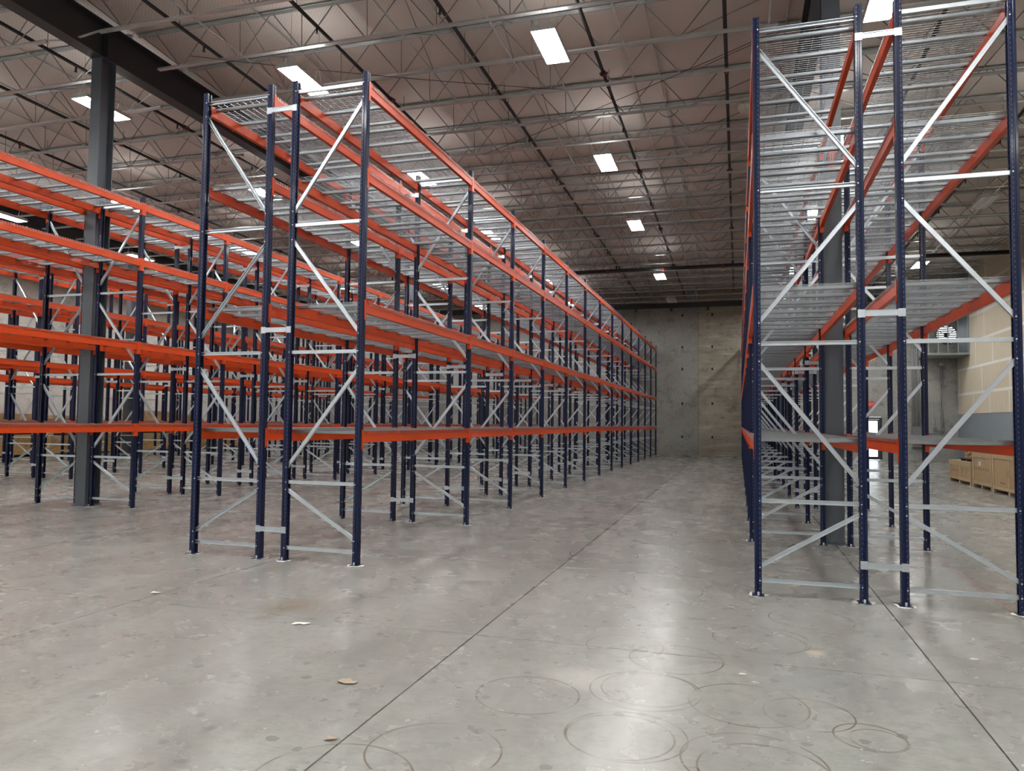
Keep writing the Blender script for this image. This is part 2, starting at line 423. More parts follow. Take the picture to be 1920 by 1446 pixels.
# right-hand partition: painted below, unpainted taped drywall boards above
wr = struct(ob('wall_right', MB().box(XR+.02, XR+.14, YB, YF, 0, 10.2).mesh('wall_right', 'bluegrey')), 'partition wall at right, blue-grey below and taped drywall above', 'wall')
ob('painted_lower_board', MB().box(XR, XR+.02, YB, YF-.01, 0, 2.38).mesh('painted_lower_board', 'bluegrey'), wr)
zrow = [2.39, 3.36, 4.58, 5.80, 7.02, 8.24, 9.6]
off = [0, 1.35, .45, 1.8, .9, 2.1]
for r in range(6):
    yend = YF-.01 if r < 2 else 40.4
    if zrow[r+1] > 5.3: yend = 40.4
    y0 = 18.0 - off[r]
    while y0 < yend:
        y1 = min(y0+3.66 if r % 2 else y0+2.44, yend); ya = max(y0, 18.0)
        if y1-ya > .05:
            ob('drywall_board', MB().box(XR, XR+.02, ya+.002, y1-.002, zrow[r]+.002, zrow[r+1]-.002).mesh('drywall_board', 'gyp'), wr)
            if y1 < yend: ob('joint_tape', MB().box(XR-.002, XR, y1-.05, y1+.05, zrow[r], zrow[r+1]).mesh('joint_tape', 'mud'), wr)
        y0 = y1 if y1 < yend else yend
    if r: ob('joint_tape', MB().box(XR-.003, XR-.0005, 18, yend, zrow[r]-.06, zrow[r]+.06).mesh('joint_tape', 'mud'), wr)
ob('drywall_board', MB().box(XR, XR+.02, 40.402, YF-.01, zrow[2]+.002, 5.215).mesh('drywall_board', 'gyp'), wr)
ob('joint_tape', MB().box(XR-.003, XR-.0005, 40.4, YF-.01, zrow[2]-.06, zrow[2]+.06).mesh('joint_tape', 'mud'), wr)
ob('corner_bead', MB().box(XR-.004, XR+.001, 40.3, 40.4, 5.25, 9.0).mesh('corner_bead', 'mud'), wr)
ob('drywall_board', MB().box(XR, XR+.02, YB, 18, 2.39, 10).mesh('drywall_board', 'gyp'), wr)

# ------------------------------------------------------------------ roof
ce = struct(ob('ceiling', None), 'sloping insulated roof on open web steel joists', 'ceiling')
def zr(y): return zc(y)+.86
mb = MB(); mb.v = [(XL-.2, YB-.2, zr(YB-.2)), (12, YB-.2, zr(YB-.2)), (12, YF+.3, zr(YF+.3)), (XL-.2, YF+.3, zr(YF+.3))]
mb.v += [(a, b_, c_+.1) for a, b_, c_ in mb.v]
mb.f = [(0, 1, 2, 3), (4, 5, 6, 7), (0, 1, 5, 4), (1, 2, 6, 5), (2, 3, 7, 6), (3, 0, 4, 7)]
ce.data if False else None
bpy.data.objects.remove(ce)
ce = struct(ob('ceiling', mb.mesh('ceiling', 'roof')), 'sloping insulated roof on open web steel joists', 'ceiling')

ANG = [(-.05, 0), (-.05, -.006), (-.006, -.006), (-.006, -.05), (.006, -.05), (.006, -.006), (.05, -.006), (.05, 0)]   # back-to-back angles
def chord_poly(flip):
    s_ = -1 if flip else 1
    return [(a, s_*b_) for a, b_ in ANG]
def joist_meshes(x0, x1):
    top = MB(); top.bar((x0, 0, .83), (x1, 0, .83), [(-.055, 0), (.055, 0), (.055, -.007), (.008, -.007), (.008, -.055), (-.008, -.055), (-.008, -.007), (-.055, -.007)], (0, 1, 0))
    bot = MB(); bot.bar((x0+.55, 0, 0), (x1-.55, 0, 0), [(-.05, 0), (.05, 0), (.05, .007), (.022, .007), (.022, .05), (-.022, .05), (-.022, .007), (-.05, .007)], (0, 1, 0))
    webs = []
    P_ = 1.437
    nb = []
    k0 = math.ceil((x0+.9 + 1.063)/P_); 
    k = k0
    while -1.063 + k*P_ < x1-.9:
        nb.append(-1.063 + k*P_); k += 1
    for q, xb in enumerate(nb):
        for sgn in (-1, 1):
            xt = xb + sgn*.68
            if x0+.05 < xt < x1-.05: webs.append(((xb+sgn*.04, 0, .03), (xt, 0, .79), .0125))
        if 1 <= q < len(nb)-2: webs.append(((xb-.0, 0, .03), (xb-.02, 0, .79), .009))
    # end diagonals
    webs.append(((nb[0]-.04, 0, .03), (x0+.1, 0, .79), .0125)); webs.append(((nb[-1]+.04, 0, .03), (x1-.1, 0, .79), .0125))
    return top, bot, webs
bays = [(-12.36+.1, 1.355-.1), (-26.06+.1, -12.36-.1), (XL+.05, -26.06-.1), (1.355+.1, XR-.03)]
for bi, (x0, x1) in enumerate(bays):
    top, bot, webs = joist_meshes(x0, x1)
    mt_ = top.mesh('top_chord', 'joist'); mbt = bot.mesh('bottom_chord', 'joist')
    mw = []
    for a, b_, r in webs: mw.append(MB().rod(a, b_, r, 6).mesh('web_bar', 'rod'))
    allw = MB()
    for a, b_, r in webs: allw.rod(a, b_, r, 5)
    maw = allw.mesh('web_bars', 'rod')
    for k in range(-5, 19):
        y = 14.09 + 1.5265*k
        if y > YF-.2: continue
        z = zc(y)
        j = ob('roof_joist', mt_, ce, (0, y, z))
        ob('bottom_chord', mbt, j)
        if (bi == 0 and k <= 5) or (bi in (1, 3) and -3 <= k <= 0):
            for q in mw: ob('web_bar', q, j)
        else: ob('web_bar_set', maw, j)
# girders on the columns
for x in COLX:
    y0, y1 = YB+.02, YF-.15
    H, B_, tf, tw = .74, .15, .025, .012
    poly = [(-B_, 0), (B_, 0), (B_, tf), (tw, tf), (tw, H-tf), (B_, H-tf), (B_, H), (-B_, H), (-B_, H-tf), (-tw, H-tf), (-tw, tf), (-B_, tf)]
    poly = [(-a, b_-.10) for a, b_ in poly]
    g = ob('roof_girder', MB().bar((x, y0, zc(y0)), (x, y1, zc(y1)), [(a, -b_) for a, b_ in poly] if False else poly, (-1, 0, 0)).mesh('roof_girder', 'girder'), ce)
    for yc in (11.75, 27.1):
        ob('stiffener', MB().box(x-.14, x+.14, yc-.008, yc+.008, zc(yc)-.03, zc(yc)+.64).mesh('stiffener', 'girder'), g)
    for k in range(0, 3):      # flange braces
        yb = 11.03 + 4.58*k
        for s_ in (-1, 1):
            ob('flange_brace', MB().bar((x+s_*.16, yb, zc(yb)-.03), (x+s_*.75, yb, zc(yb)+.04), [(-.03, 0), (.03, 0), (.03, .006), (-.03, .006)]).mesh('flange_brace', 'joist'), g)
# bridging running along the building
for x in (-9.6, -6.1, -4.35, -2.1, .55, 4.2, 7.4, -15.6, -18.9, -22.3):
    for dz, wd in ((.0, .04), (.78, .03)):
        y0, y1 = 6.5, YF-.2
        ob('bridging_angle', MB().bar((x+dz*.5, y0, zc(y0)+dz+.01), (x+dz*.5, y1, zc(y1)+dz+.01), [(-wd/2, 0), (wd/2, 0), (wd/2, -.005), (-wd/2+.005, -.005), (-wd/2+.005, -wd), (-wd/2, -wd)], (1, 0, 0)).mesh('bridging_angle', 'joist'), ce)
me_x = None
for x in (-9.6, -6.1, -4.35, -15.6, 4.2):
    for k in range(-3, 18, 2):
        y0 = 14.09+1.5265*k; y1 = y0+1.5265
        ob('bridging_cross', MB().rod((x, y0, zc(y0)+.03), (x, y1, zc(y1)+.78), .01, 5).rod((x+.02, y0, zc(y0)+.78), (x+.02, y1, zc(y1)+.03), .01, 5).mesh('bridging_cross', 'rod'), ce)

# ------------------------------------------------------------------ columns
def column(x, y, label):
    fw_, dp, tf, tw = .254, .36, .018, .012
    z1 = zc(y)-.12
    t = thing('steel_column', label, 'column', (x, y, 0))
    ob('flange', MB().box(-fw_/2, fw_/2, -dp/2, -dp/2+tf, .02, z1).mesh('flange', 'column'), t)
    ob('flange', MB().box(-fw_/2, fw_/2, dp/2-tf, dp/2, .02, z1).mesh('flange', 'column'), t)
    ob('web', MB().box(-tw/2, tw/2, -dp/2+tf, dp/2-tf, .02, z1).mesh('web', 'column'), t)
    ob('base_plate', MB().box(-.14, .14, -.22, .22, 0, .02).mesh('base_plate', 'column'), t)
    ob('cap_plate', MB().box(-.14, .14, -.2, .2, z1, z1+.018).mesh('cap_plate', 'column'), t)
column(1.355, 12.10, 'grey steel column standing inside the right-hand rack')
column(-12.36, 11.80, 'dark grey steel column at far left, rising in front of the rack posts')
column(1.355, 27.2, 'distant grey column further back within the right-hand rack')
column(-12.36, 27.1, 'distant grey column behind the middle rack, inside the next rack row')
column(-26.06, 26.9, 'dark column far back at left, near the stacked strand-board crates')

t = thing('column_placard', 'red placard with white vertical lettering high on the right-hand rack column', 'sign', (1.35, 11.918, 5.62))
ob('placard_board', MB().box(-.055, .055, -.006, 0, 0, .24).mesh('placard_board', 'exit'), t)
ob('white_lettering', MB().box(-.024, -.009, -.008, -.006, .02, .2).mesh('white_lettering', 'white'), t)
ob('white_lettering', MB().box(.009, .024, -.008, -.006, .02, .2).mesh('white_lettering', 'white'), t)
# ------------------------------------------------------------------ racks
D, GAP = .9927, .3662
HT = 6.06
LV = (1.61, 3.20, 4.835, 5.93)
def post_mesh():
    # slot face towards +x, open channel towards -x
    x0, x1, hy = -.035, .035, .0425
    p = [(x1, -hy+.004), (x1, -.012), (x1-.006, -.008), (x1-.006, .008), (x1, .012), (x1, hy-.004), (x1-.004, hy),
         (.012, hy), (.006, hy-.007), (-.004, hy-.007), (-.010, hy), (x0+.003, hy), (x0, hy-.003),
         (x0, .018), (x0+.035, .018), (x0+.035, -.018), (x0, -.018),
         (x0, -hy+.003), (x0+.003, -hy), (-.010, -hy), (-.004, -hy+.007), (.006, -hy+.007), (.012, -hy), (x1-.004, -hy)]
    return p
PP = post_mesh()
me_post = MB().prism(PP, .006, HT).mesh('post', 'navy')
def plate_mb(mb, x=0, s_=1):
    mb.box(x-.06, x+.06, -.075, .075, 0, .007); return mb
me_plate = plate_mb(MB()).mesh('base_plate', 'navy')
me_anchor = MB().prism([(.011*math.cos(i*math.pi/3), .011*math.sin(i*math.pi/3)) for i in range(6)], 0, .035).mesh('anchor_bolt', 'bolt')
me_grout = None
OX = D/2
CH = [(-.016, -.021), (.016, -.021), (.016, -.016), (-.011, -.016), (-.011, .016), (.016, .016), (.016, .021), (-.016, .021)]
HZ = (.155, .966, 2.586, 4.198, 5.925)
DG = ((OX, .29, -OX, .874), (-OX, 1.15, OX, 2.40), (OX, 2.80, -OX, 4.01), (-OX, 4.37, OX, 5.74))
def hbar(z): return MB().bar((-OX+.0, 0, z), (OX-.0, 0, z), CH, (0, 1, 0))
def dbar(a):
    x0, z0, x1, z1 = a
    return MB().bar((x0*.985, 0, z0), (x1*.985, 0, z1), CH, (0, 1, 0))
# trim braces so that they end inside the posts' open channels
def hb(z): return MB().bar((-OX+.012, 0, z), (OX-.012, 0, z), CH, (0, 1, 0))
me_h = [hb(z).mesh('horizontal_brace', 'zinc') for z in HZ]
me_d = [dbar(a).mesh('diagonal_brace', 'zinc') for a in DG]
bolts = MB()
for z in list(HZ):
    for x in (-OX, OX):
        for s_ in (-1, 1):
            bolts.prism([(x+(-.017 if x > 0 else .017)+.008*math.cos(i*math.pi/3), z+.008*math.sin(i*math.pi/3)) for i in range(6)], s_*.0425, s_*.049, 'y')
for a in DG:
    for x, z in ((a[0], a[1]), (a[2], a[3])):
        for s_ in (-1, 1):
            bolts.prism([(x+(-.017 if x > 0 else .017)+.008*math.cos(i*math.pi/3), z+.008*math.sin(i*math.pi/3)) for i in range(6)], s_*.0425, s_*.049, 'y')
me_bolts = bolts.mesh('brace_bolts', 'bolt')
# joined far frame
far = bpy.data.meshes.new('upright_frame')
b1 = MB()
b1.prism([(x+OX, y) for x, y in PP], 0, HT); b1.prism([(-x-OX, -y) for x, y in PP], 0, HT)
plate_mb(b1, OX); plate_mb(b1, -OX); nblue = len(b1.f)
for z in HZ: mb_ = hb(z); n = len(b1.v); b1.v += mb_.v; b1.f += [tuple(i+n for i in f) for f in mb_.f]
for a in DG: mb_ = dbar(a); n = len(b1.v); b1.v += mb_.v; b1.f += [tuple(i+n for i in f) for f in mb_.f]
far.from_pydata(b1.v, [], b1.f); far.materials.append(M['navy']); far.materials.append(M['zinc'])
for i, pl in enumerate(far.polygons): pl.material_index = 0 if i < nblue else 1
bm_fix(far)
# step beam section (x,z), z=0 top; outer face at +x
BS = [(-.016, -.14), (.036, -.14), (.036, 0), (.010, 0), (.010, -.042), (-.016, -.042)]
def conn(mb, y, s_):
    # face plate on the post's slot face plus a return leg
    mb.box(.0355, .0405, min(y, y+s_*.041), max(y, y+s_*.041), -.225, .02)
    mb.box(-.012, .0405, min(y, y-s_*.004), max(y, y-s_*.004), -.225, .02)
    return mb
def beam_meshes(L):
    a = MB().prism(BS, -L/2, L/2, 'y')
    full = MB().prism(BS, -L/2, L/2, 'y'); conn(full, L/2+.0015, 1); conn(full, -L/2-.0015, -1)
    return a.mesh('load_beam', 'orange'), full.mesh('load_beam', 'orange'), conn(MB(), L/2+.0015, 1).mesh('beam_connector', 'orange'), conn(MB(), -L/2-.0015, -1).mesh('beam_connector', 'orange')
def deck_parts(wd, coarse=False):
    wires = MB(); r = .0020 if not coarse else .0036
    nx = int(wd/(.051 if not coarse else .1))
    for i in range(nx+1):
        y = -wd/2+.01 + i*(wd-.02)/nx
        wires.box(-.541, .541, y-r, y+r, .004, .004+2*r)
        for s_ in (-1, 1):
            x = s_*.5385; wires.box(x-r, x+r, y-r, y+r, -.036, .004)
    for x in [-.5385, .5385]:
        wires.box(x-r, x+r, -wd/2, wd/2, -.036, -.036+2*r)
    n = 10
    for i in range(n+1):
        x = -.50 + i*1.0/n; wires.box(x-r, x+r, -wd/2, wd/2, .004-2*r, .004)
    chans = []
    for i in range(3):
        y = (i-1)*(wd/2-.115)
        c_ = [(y-.024, -.002), (y-.024, -.030), (y-.018, -.040), (y+.018, -.040), (y+.024, -.030), (y+.024, -.002), (y+.021, -.002), (y+.021, -.029), (y+.017, -.037), (y-.017, -.037), (y-.021, -.029), (y-.021, -.002)]
        chans.append(MB().prism(c_, -.503, .503, 'x'))
    return wires, chans
def merge(*ms):
    o = MB()
    for q in ms:
        n = len(o.v); o.v += q.v; o.f += [tuple(i+n for i in f) for f in q.f]
    return o
_deck = {}
def deck(wd):
    wd = round(wd, 3)
    if wd not in _deck:
        wr_, ch_ = deck_parts(wd)
        _deck[wd] = (wr_.mesh('wire_deck', 'wire'), [q.mesh('support_channel', 'deckzinc') for q in ch_], merge(wr_, *ch_).mesh('wire_deck', 'wire'), merge(deck_parts(wd, True)[0], *ch_).mesh('wire_deck', 'wire'))
    return _deck[wd]
sp = MB()
sp.prism([(-.004, -.034), (.004, -.034), (.004, -.010), (-.008, -.010), (-.008, .010), (.004, .010), (.004, .034), (-.004, .034)], -GAP/2+.036, GAP/2-.036, 'x') if False else None
sp.box(-GAP/2+.0355, GAP/2-.0355, -.050, -.046, -.030, .030)
sp.box(-GAP/2+.0355, GAP/2-.0355, -.058, -.046, .022, .030); sp.box(-GAP/2+.0355, GAP/2-.0355, -.058, -.046, -.030, -.022)
for s_ in (-1, 1):
    x = s_*GAP/2; sp.box(x-.034, x+.034, -.049, -.0440, -.040, .040)
    for zz in (-.025, .025): sp.box(x-s_*.02-.005, x-s_*.02+.005, -.053, -.049, zz-.005, zz+.005)
me_spacer = sp.mesh('row_spacer', 'zinc')
me_grout = MB().prism([(.11*math.cos(i*.449)*(1+.25*math.sin(i*5.1)), .10*math.sin(i*.449)*(1+.25*math.cos(i*3.7))) for i in range(14)], .0008, .003).mesh('grout_patch', 'grout')

def rack(label, xf, lines, near_f, near_b, near_d, no_spacer=()):
    root = thing('pallet_rack', label, 'pallet rack', (xf, lines[0], 0), 'double-sided pallet rack rows')
    ys = [y-lines[0] for y in lines]
    for s_ in (1, -1):
        xc = s_*(GAP/2+D/2); rz = 0 if s_ > 0 else math.pi
        for k, y in enumerate(ys):
            if k < near_f:
                fr = ob('upright_frame', None, root, (xc, y, 0), rz)
                ob('brace_bolts', me_bolts, fr)['kind'] = 'stuff'
                ob('post', me_post, fr, (OX, 0, 0)); ob('post', me_post, fr, (-OX, 0, 0), math.pi)
                for q in me_h: ob('horizontal_brace', q, fr)
                for q in me_d: ob('diagonal_brace', q, fr)
                for x in (OX, -OX):
                    ob('base_plate', me_plate, fr, (x, 0, 0))
                    for yb in (-.058, .058): ob('anchor_bolt', me_anchor, fr, (x, yb, .007))
                    ob('grout_patch', me_grout, fr, (x, -.02, 0), random.random()*6)
            else:
                ob('upright_frame', far, root, (xc, y, 0), rz)
        for k in range(len(ys)-1):
            L = round(ys[k+1]-ys[k]-.088, 3); ym = (ys[k]+ys[k+1])/2
            if L not in BM: BM[L] = beam_meshes(L)
            a, full, c1, c2 = BM[L]
            nd = 3 if L > 3 else 2
            wd = (L-.03)/nd
            dw, dch, dfull, dcoarse = deck(wd-.012)
            for z in LV:
                for t_ in (1, -1):
                    if k < near_b:
                        be = ob('load_beam', a, root, (xc+s_*t_*OX, ym, z), rz if t_ > 0 else rz+math.pi)
                        ob('beam_connector', c1, be); ob('beam_connector', c2, be)
                    else:
                        ob('load_beam', full, root, (xc+s_*t_*OX, ym, z), rz if t_ > 0 else rz+math.pi)
                for q in range(nd):
                    yd = ys[k]+.044+.015+wd*(q+.5)
                    if k < near_d:
                        dk = ob('wire_deck', dw, root, (xc, yd, z))
                        for c_ in dch: ob('support_channel', c_, dk)
                    else: ob('wire_deck', dfull if lines[k] < 22 else dcoarse, root, (xc, yd, z))
    for k, y in enumerate(ys):
        if k in no_spacer: continue
        for z in (.374, 2.87, 5.71): ob('row_spacer', me_spacer, root, (0, y, z))
    return root
BM = {}
LA = [8.14] + [11.93+2.515*k for k in range(13)]
LB = [8.16] + [11.87+2.54*k for k in range(13)]
LB = [y if y < 42.3 else 42.3 for y in LB]
LC = [7.97] + [11.71+2.515*k for k in range(13)]
LD = [11.40+2.515*k for k in range(13)]
LE = [16.2+2.515*k for k in range(11)]
rack('pallet rack row along the left side of the aisle, centre of the photo', -4.4072-D-GAP/2, LA, 8, 7, 4)
rack('tall pallet rack row at the right with glinting wire decks, nearest the viewer', .1884+D+GAP/2, LB, 7, 5, 4, (1, 7))
rack('pallet rack row at the left edge, directly behind the dark grey column', -11.1768-D-GAP/2, LC, 6, 5, 2, (1,))
rack('pallet rack row seen between the left-edge row and the farthest row', -17.82-D-GAP/2, LD, 5, 3, 0)
rack('farthest pallet rack row at left, closest to the strand-board crates', -26.06, LE, 3, 0, 0, (4,))

# ------------------------------------------------------------------ lamps
LX = {-28.7: 'added to brighten the crates and left wall', -23.6: 'over the leftmost racks', -18.5: 'over the second-farthest rack row', -13.5: 'beside the left column line', -8.38: 'left of the aisle-side rack row', -3.25: 'over the main aisle', 2.25: 'above the right-hand rack', 6.9: 'over the open right floor'}  # leftmost lamp line is an addition that brightens the left wall and crates
LY = [-10.8, -5, .95, 6.9, 12.87, 18.8, 24.65, 32.7, 38.5]
ORD = {-10.8: 'farthest behind the viewer', -5: 'well behind the viewer', .95: 'just above the viewer', 6.9: 'just ahead of the viewer', 12.87: 'first in its line', 18.8: 'second in its line', 24.65: 'third in its line', 32.7: 'fourth in its line', 38.5: 'last in its line'}
hs = MB(); hs.box(-.24, .24, -.62, .62, .03, .05)
hs.box(-.24, -.215, -.62, .62, -.005, .03); hs.box(.215, .24, -.62, .62, -.005, .03)
hs.box(-.215, .215, -.62, -.595, -.005, .03); hs.box(-.215, .215, .595, .62, -.005, .03)
for s_ in (-1, 1): hs.prism([(s_*.12-.1, .05), (s_*.12+.1, .05), (s_*.12+.06, .10), (s_*.12-.06, .10)], -.61, .61, 'y')
me_house = hs.mesh('lamp_housing', 'white_metal')
me_lens = MB().box(-.0365, .0365, -.59, .59, 0, .02)
me_up = [MB().box(s_*.12-.045, s_*.12+.045, -.55, .55, .1005, .104).mesh('uplight_lens', 'uplens') for s_ in (-1, 1)]
me_l_on = me_lens.mesh('lens', 'lens'); me_l_off = me_lens.mesh('lens', 'lens_off')
me_hang = [MB().rod((-.12, s_*.5, .10), (0, s_*.5, .54), .004, 4).rod((.12, s_*.5, .10), (0, s_*.5, .54), .004, 4).rod((0, s_*.5, .53), (0, s_*.5, 1.345), .004, 4).mesh('hanger_wire', 'rod') for s_ in (-1, 1)]
def lamp_light(name, power, parent, z, sx, sy, rot):
    d = bpy.data.lights.get(name)
    if d is None:
        d = bpy.data.lights.new(name, 'AREA'); d.shape = 'RECTANGLE'; d.size = sx; d.size_y = sy; d.energy = power; d.color = (1.0, .992, .96)
    ob(name, d, parent, (0, 0, z), rot=rot)
for x, wx in LX.items():
    for y in LY:
        off_ = (x, y) in ((6.9, 24.65), (-3.25, 38.5))
        t = thing('high_bay_light', '%s high-bay light %s, %s' % ('unlit' if off_ else 'glowing', wx, ORD[y]), 'ceiling light', (x, y, zc(y)-.50), 'high-bay lights')
        t.rotation_euler = (-math.atan(SL), 0, 0)
        ob('lamp_housing', me_house, t)
        for q in range(5): ob('lens', me_l_off if off_ else me_l_on, t, ((q-2)*.084, 0, 0))
        if not off_:
            for q in me_up: ob('uplight_lens', q, t)
            lamp_light('lamp_downlight', LAMP*math.pi*.43, t, -.006, .41, 1.18, (0, 0, 0))
            lamp_light('lamp_uplight', LAMP*math.pi*.024, t, .106, .33, 1.1, (math.pi, 0, 0))
        for q in me_hang: ob('hanger_wire', q, t)

# ------------------------------------------------------------------ sprinkler pipes
pl = {-.22: 'right of centre, straight above the main aisle', -2.75: 'above the left half of the main aisle', -5.2: 'above the middle rack row', -7.75: 'just left of the middle rack row', -10.35: 'right beside the left girder',
      -13.65: 'just left of the left girder', -16.2: 'second one left of the left girder', -18.9: 'third one left of the left girder', 3.6: 'just right of the right-hand rack', 6.4: 'far right over the open floor'}
me_head = MB().prism([(.02*math.cos(i*math.pi/3), .02*math.sin(i*math.pi/3)) for i in range(6)], -.13, -.03).prism([(.035*math.cos(i*math.pi/3), .035*math.sin(i*math.pi/3)) for i in range(6)], -.14, -.13).mesh('sprinkler_head', 'pipe')
me_cpl = MB().rod((0, -.06, 0), (0, .06, 0), .056, 10).box(-.085, .085, -.035, .035, -.018, .018).mesh('coupling', 'red')
me_hr = MB().rod((0, 0, .04), (0, 0, .40), .006, 5).rod((-.05, 0, 0), (.05, 0, 0), .012, 5).mesh('hanger_rod', 'pipe')
for x, wx in pl.items():
    y0, y1 = 5.0, 41.5
    t = thing('sprinkler_pipe', 'long black sprinkler pipe along the roof, ' + wx, 'pipe', (x, y0, zc(y0)+.23), 'sprinkler branch pipes')
    zz = lambda y: zc(y)-zc(y0)
    ob('pipe_run', MB().rod((0, 0, 0), (0, y1-y0, zz(y1)), .037, 10).mesh('pipe_run', 'pipe', True), t)
    y = y0+1.2
    while y < y1:
        ob('sprinkler_head', me_head, t, (0, y-y0, zz(y))); y += 3.05
    for y in (9.2, 15.3, 21.4, 27.5, 33.6): ob('coupling', me_cpl, t, (0, y+(x % 1)-y0, zz(y+(x % 1))))
    y = y0+2.0
    while y < y1: ob('hanger_rod', me_hr, t, (0, y-y0, zz(y))); y += 4.6
t = thing('sprinkler_main_pipe', 'thick black main pipe crossing under the joists before the far wall', 'pipe', (0, 32.95, 8.53))
ob('pipe_run', MB().rod((-26, 0, 0), (10.4, 0, .02), .085, 12).mesh('pipe_run', 'pipe', True), t)
for x in list(pl):
    ob('riser', MB().rod((x, 0, .08), (x, 0, .295), .04, 8).mesh('riser', 'pipe', True), t)
    ob('coupling', MB().rod((x-.45, 0, 0), (x-.33, 0, 0), .105, 12).mesh('coupling', 'red', True), t)
# ceiling sensors
for x, y, lb in ((.13, 17.17, 'round cream ceiling sensor left of the right-hand rack top'), (-13.69, 17.14, 'round cream ceiling sensor seen between the middle rack posts')):
    t = thing('ceiling_sensor', lb, 'sensor', (x, y, zc(y)-.22), 'ceiling sensors')
    rnd = lambda r, k=16: [(r*math.cos(2*math.pi*i/k), r*math.sin(2*math.pi*i/k)) for i in range(k)]
    ob('sensor_body', MB().prism(rnd(.125), .03, .13).prism(rnd(.10), 0, .03).mesh('sensor_body', 'white'), t)
    ob('sensor_stem', MB().prism(rnd(.02, 8), .13, .22).mesh('sensor_stem', 'joist'), t)
# hanging cables between joists
def cable(pts, label, r=.007):
    mb = MB()
    for a, b_ in zip(pts, pts[1:]): mb.rod(a, b_, r, 5)
    tag(ob('hanging_cable', mb.mesh('hanging_cable', 'pipe')), label, 'cable', 'thin cables under the roof')
def sag(p, q, s_, n=14):
    return [tuple(Vector(p).lerp(Vector(q), i/n) - Vector((0, 0, 4*s_*(i/n)*(1-i/n)))) for i in range(n+1)]
cable(sag((-10.6, 12.2, zc(12)-.02), (-3.6, 15.6, zc(15)-.01), .06), 'thin dark cable slanting under the joists left of the first aisle light')
cable(sag((-6.6, 18.7, zc(18.7)-.01), (.9, 14.2, zc(14)+.01), .05), 'thin dark cable slanting upward under the joists right of the first aisle light')
cable(sag((-1.75, 17.2, zc(17)-.02), (-1.3, 17.2, zc(17)-.02), .14), 'short drooping black cable loop on a joist above the aisle')

# ------------------------------------------------------------------ far-right corner fittings
t = tag(ob('exit_sign', None, None, (6.6, YF-.02, 2.74)), 'small red exit sign above the glazed door on the far wall', 'sign')
ob('sign_box', MB().box(-.15, .15, -.06, .015, 0, .30).mesh('sign_box', 'exit'), t)
def glyph(rows, h=.12, w_=.05):
    mb = MB()
    return mb
letters = {'E': [(0, 0, .2, 1), (0, 0, 1, .2), (0, .42, .8, .6), (0, .8, 1, 1)], 'X': None, 'I': [(.4, 0, .6, 1)], 'T': [(.4, 0, .6, 1), (0, .8, 1, 1)]}
mb = MB()
for i, ch in enumerate('EXIT'):
    x = -.115 + i*.06; h, w_ = .13, .045
    if ch == 'X':
        mb.bar((x, -.062, .09), (x+w_, -.062, .09+h), [(-.002, -.006), (.002, -.006), (.002, .006), (-.002, .006)]); mb.bar((x+w_, -.062, .09), (x, -.062, .09+h), [(-.002, -.006), (.002, -.006), (.002, .006), (-.002, .006)])
    else:
        for a, b_, c_, d_ in letters[ch]: mb.box(x+a*w_, x+c_*w_, -.064, -.06, .09+b_*h, .09+d_*h)
ob('lettering', mb.mesh('lettering', 'white'), t)
t = thing('electrical_cabinet', 'grey electrical cabinet with conduits on the far wall at right', 'electrical cabinet', (8.72, YF-.005, .68))
ob('cabinet_body', MB().box(-.24, .24, -.2, 0, 0, 1.07).mesh('cabinet_body', 'panelgrey'), t)
ob('cabinet_door', MB().box(-.22, .22, -.215, -.2, .03, 1.04).mesh('cabinet_door', 'panelgrey'), t)
ob('latch', MB().box(.15, .18, -.235, -.215, .5, .6).mesh('latch', 'dark'), t)
for i, x in enumerate((-.2, -.13, -.05, .03, .1, .18)):
    ob('conduit', MB().rod((x, -.06-.02*(i % 2), 1.07), (x, -.06-.02*(i % 2), 7.3-.1*i if x < .05 else 5.15), .022, 8).mesh('conduit', 'conduit', True), t)
for z in (3.0, 5.0): ob('strut', MB().box(-.3, .3, -.04, 0, z, z+.04).mesh('strut', 'conduit'), t)
t = thing('wall_conduit', 'pair of vertical conduits with boxes beside the drywall corner', 'conduit', (9.85, YF-.005, 0))
for x in (-.03, .08): ob('pipe_run', MB().rod((x, -.05, 1.72), (x, -.05, 4.85), .02, 8).mesh('pipe_run', 'conduit', True), t)
ob('junction_box', MB().box(-.07, .12, -.11, 0, 4.85, 5.0).mesh('junction_box', 'conduit'), t)
ob('junction_box', MB().box(-.05, .14, -.11, 0, 1.52, 1.72).mesh('junction_box', 'panelgrey'), t)
ob('junction_box', MB().box(-.36, -.22, -.11, 0, 1.55, 1.72).mesh('junction_box', 'panelgrey'), t)
ob('pipe_run', MB().rod((-.8, -.05, 1.45), (.1, -.05, 1.45), .02, 8).rod((-.29, -.05, 1.72), (-.29, -.05, 3.0), .014, 6).rod((-.29, -.05, 3.0), (-.7, -.05, 3.02), .014, 6).mesh('pipe_run', 'conduit', True), t)
